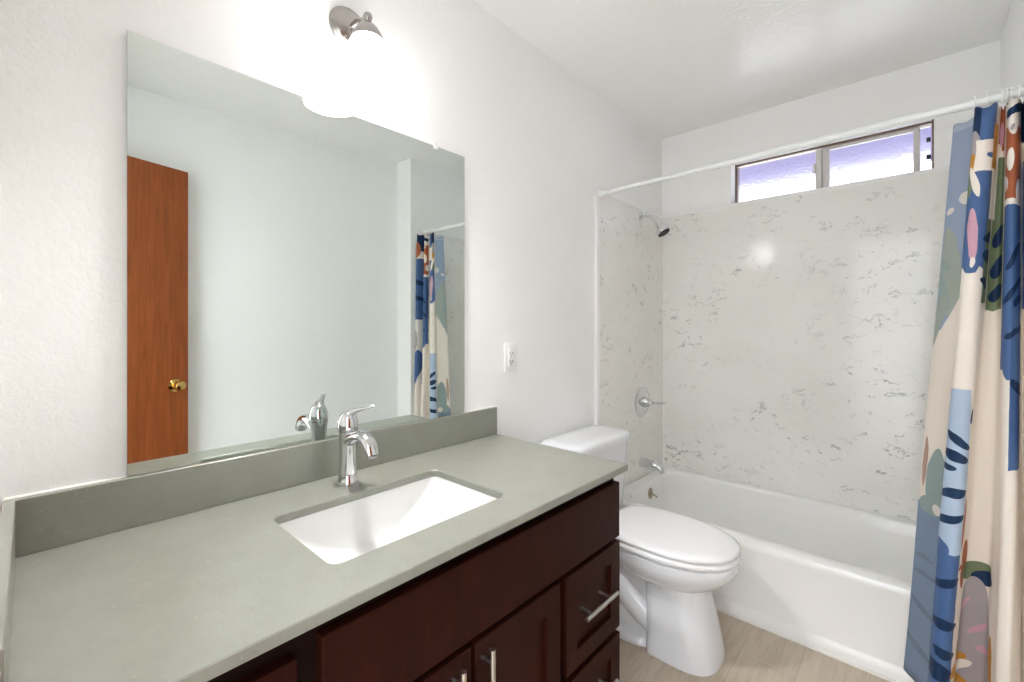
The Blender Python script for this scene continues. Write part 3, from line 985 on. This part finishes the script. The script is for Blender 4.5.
# the print, laid out by fold (k) and height (given as rows of the fabric)
pr_ = [
    # first fold: blue top with navy edge, white cut-outs, pink petal
    ('b', 1.5, 186, 0.62, 88, 0, BLUE), ('b', 1.10, 122, 0.30, 26, 0, NAVY), ('e', 1.12, 152, 0.34, 16, 0, PGREY), ('e', 1.08, 172, 0.30, 14, 0, MUST), ('e', 1.05, 190, 0.22, 12, 0, SAGE),
    ('b', 1.70, 161, 0.42, 15, 0, CREAM), ('e', 1.33, 186, 0.16, 16, 18, CREAM), ('e', 1.9, 161, 0.20, 2.2, 0, BLUE),
    ('e', 1.18, 230, 0.12, 12, 0, BLUE), ('e', 1.42, 238, 0.20, 26, 4, PINK), ('e', 1.50, 264, 0.10, 5, 0, CREAM),
    ('b', 1.15, 293, 0.62, 20, 38, CREAM), ('b', 1.95, 290, 0.60, 17, -30, CREAM),
    # pale blue leaf with navy stripes
    ('b', 1.42, 468, 0.58, 80, 3, LBLUE), ('e', 1.5, 437, 0.60, 4.2, -40, NAVY), ('e', 1.45, 453, 0.52, 4.2, -24, NAVY), ('e', 1.2, 464, 0.34, 3.6, -8, NAVY), ('e', 1.95, 414, 0.06, 8, 0, NAVY),
    ('e', 1.42, 490, 0.62, 4.2, 14, NAVY), ('e', 1.42, 515, 0.62, 4.4, 18, NAVY),
    # lower blue leaf
    ('b', 1.42, 640, 0.54, 92, 0, BLUE), ('e', 1.0, 545, 0.45, 10, -25, BLUE), ('e', 1.45, 577, 0.60, 4.8, 22, NAVY), ('e', 1.5, 617, 0.60, 5.0, -8, NAVY), ('e', 1.6, 645, 0.50, 4.4, -26, NAVY), ('e', 1.35, 662, 0.62, 9, -20, NAVY),
    ('e', 1.2, 690, 0.5, 6, -40, NAVY),
    # flank of the first fold
    ('b', 2.35, 152, 0.36, 21, 0, MUST), ('b', 2.4, 263, 0.42, 40, 0, SAGE), ('e', 2.35, 240, 0.5, 5, 15, NAVY), ('e', 2.35, 258, 0.5, 6, 0, NAVY), ('e', 2.3, 284, 0.45, 5, -15, NAVY),
    ('b', 3.6, 124, 0.62, 32, 0, RUST), ('b', 3.3, 170, 0.3, 20, 0, CREAM), ('e', 3.5, 140, 0.4, 12, 0, PINK), ('b', 3.9, 205, 0.7, 42, 0, SAGE),
    ('b', 3.8, 266, 0.85, 44, 0, SAGE), ('e', 3.9, 238, 0.8, 9, 25, NAVY), ('e', 3.9, 268, 0.8, 10, 20, NAVY), ('e', 3.9, 293, 0.8, 7, 15, NAVY),
    # lower recess
    ('e', 2.20, 520, 0.16, 24, -4, RUST), ('e', 2.62, 553, 0.36, 13, 0, RUST), ('e', 2.42, 572, 0.22, 13, 0, RUST), ('b', 2.25, 563, 0.28, 1.8, 8, RUST),
    ('e', 3.4, 571, 0.95, 10, 0, SAGE), ('e', 3.9, 577, 0.6, 7, 0, NAVY), ('e', 3.4, 660, 1.02, 82, 0, PGREY),
    ('e', 2.95, 608, 0.50, 2.4, 50, PINK), ('e', 3.7, 628, 0.60, 3.0, 40, PINK), ('e', 3.95, 648, 0.40, 3.0, 0, PINK),
    ('e', 2.35, 648, 0.10, 10, 0, MUST), ('e', 2.6, 664, 0.70, 8, 15, MUST), ('e', 2.9, 671, 0.60, 5, 20, CREAM), ('e', 2.8, 682, 0.7, 4, -28, MUST), ('e', 4.45, 650, 0.16, 22, 0, MUST),
    # second big fold
    ('b', 6.1, 100, 1.05, 16, 0, NAVY), ('e', 6.0, 116, 0.75, 12, 0, CREAM), ('b', 6.1, 134, 0.95, 14, 0, CREAM), ('b', 6.1, 124.5, 1.05, 3.6, 8, NAVY), ('b', 6.1, 180, 1.05, 40, 0, RUST),
    ('e', 6.0, 140, 0.55, 8, 0, CREAM), ('e', 5.95, 141, 0.3, 3, 20, PGREY), ('e', 5.72, 170, 0.48, 10, 0, CREAM), ('e', 5.20, 193, 0.32, 8, 0, CREAM), ('e', 6.75, 202, 0.35, 12, 0, CREAM), ('b', 6.1, 212, 1.05, 4, 0, CREAM),
    ('b', 6.1, 290, 1.05, 76, 0, BLUE), ('b', 6.62, 408, 0.55, 50, 0, BLUE), ('e', 5.9, 362, 0.6, 14, -22, BLUE), ('e', 6.25, 262, 0.95, 4.6, 34, NAVY), ('e', 6.3, 293, 1.15, 4.2, 28, NAVY), ('e', 6.8, 303, 0.5, 3.6, 15, NAVY),
    ('e', 6.4, 331, 1.0, 3.4, 12, NAVY), ('e', 6.8, 384, 0.8, 5.0, -24, NAVY),
    # third fold
    ('b', 8.2, 120, 0.85, 34, 0, NAVY), ('e', 9.0, 150, 0.5, 18, 0, RUST), ('b', 8.8, 240, 0.9, 70, 0, BLUE), ('e', 8.8, 225, 0.7, 5, 20, NAVY), ('e', 8.8, 262, 0.7, 5, 20, NAVY), ('e', 9.4, 360, 0.7, 30, 0, PGREY),
    ('e', 8.9, 420, 0.6, 40, 10, BLUE), ('e', 9.6, 470, 0.5, 30, 0, NAVY),
]
M_CURT = [fabric('printed_curtain_fabric', CREAM, [q for q in pr_ if lo - 1.2 < q[1] < hi + 1.2], 0.5, 0.12) for lo, hi in ((0, 1.98), (1.98, 4.75), (4.75, 7.5), (7.5, 11))]
K_EDGES = (1.98, 4.75, 7.5)


def pale(c_, f=0.5, t=(206, 212, 214)):
    return tuple(int(a * (1 - f) + b2 * f) for a, b2 in zip(c_, t))


fl_ = [
    ('b', 0.5, 200, 0.8, 130, 0, pale(BLUE, 0.66, (212, 220, 230))), ('b', 0.5, 122, 0.8, 7, 0, pale(LBLUE, 0.4)), ('e', 0.95, 200, 0.30, 7, 30, pale(CREAM, 0.3)), ('e', 0.3, 210, 0.2, 3, 10, pale(CREAM, 0.3)),
    ('e', 0.6, 275, 0.45, 52, 8, pale(SAGE, 0.68)), ('e', 0.25, 262, 0.2, 9, 50, pale(TEAL, 0.3)), ('e', 0.30, 290, 0.22, 22, 16, pale(TEAL, 0.3)), ('e', 0.15, 320, 0.30, 28, -12, pale(SAGE, 0.65)),
    ('b', 0.95, 330, 0.50, 40, -22, pale(CREAM, 0.05)), ('b', 0.6, 405, 0.9, 62, -10, pale(CREAM, 0.05)),
    ('e', 0.18, 468, 0.12, 26, 0, pale(RUST, 0.55)), ('e', 0.72, 485, 0.42, 34, 0, pale(TEAL, 0.2)), ('b', 0.5, 640, 0.9, 130, 0, pale(BLUE, 0.5)), ('e', 0.55, 512, 0.5, 10, -20, pale(TEAL, 0.2)), ('e', 0.85, 514, 0.20, 5, 20, pale(CREAM, 0.2)),
    ('e', 0.5, 568, 0.45, 2.6, 0, pale(NAVY, 0.6)), ('e', 0.6, 585, 0.55, 3, 0, pale(NAVY, 0.58)), ('e', 0.55, 618, 0.6, 3.6, -22, pale(NAVY, 0.58)), ('e', 0.5, 660, 0.6, 4, -26, pale(NAVY, 0.58)),
]
M_FLAP = fabric('curtain_reverse_fabric', CREAM, fl_, 0.5, 0.35)

cu = thing('shower_curtain', 'shower curtain printed with blue leaves and cream shapes, gathered by the right wall', 'shower curtain', (1.33, 1.96, 0.07))
sheet(nodes, 320, 60, 'curtain_panel', M_CURT, cu)
fnodes = []
for k, ut, yt, ub, yb_ in [(-0.02, 953.5, 2.000, 903, 1.994), (0.3, 958, 1.988, 908, 1.975), (0.65, 966, 1.972, 917, 1.945), (1.0, 974, 1.957, 925.5, 1.908)]:
    fnodes.append((k, on_depth(ut, yt), yt, on_depth(ub, yb_), yb_))
ZT_ = 1.868
fl = sheet(fnodes, 40, 60, 'folded_edge', M_FLAP, cu, sag=0.0)
fl['label'] = 'pale reverse side of the curtain at its free edge'
# hooks over the rod
hook_k = [0.95, 1.7, 2.9, 4.2, 5.0, 6.0, 7.0, 8.0, 8.8, 9.6, 10.1]
for hk in hook_k:
    idx = min(range(len(nodes)), key=lambda i: abs(nodes[i][0] - hk))
    hx_ = nodes[idx][1]
    bm = new_bm()
    pts = [(hx_, RY + 0.0195 * sin(a), rodz(hx_) - 0.001 + 0.0195 * cos(a)) for a in [2 * pi * q / 20 for q in range(21)]]
    tube(bm, pts, 0.0021, 8, False)
    tube(bm, [(hx_ - 0.004, RY, rodz(hx_) + 0.0186), (hx_ + 0.004, RY, rodz(hx_) + 0.0186)], 0.004, 8)
    part(bm, 'hook', M_PLAST, cu)
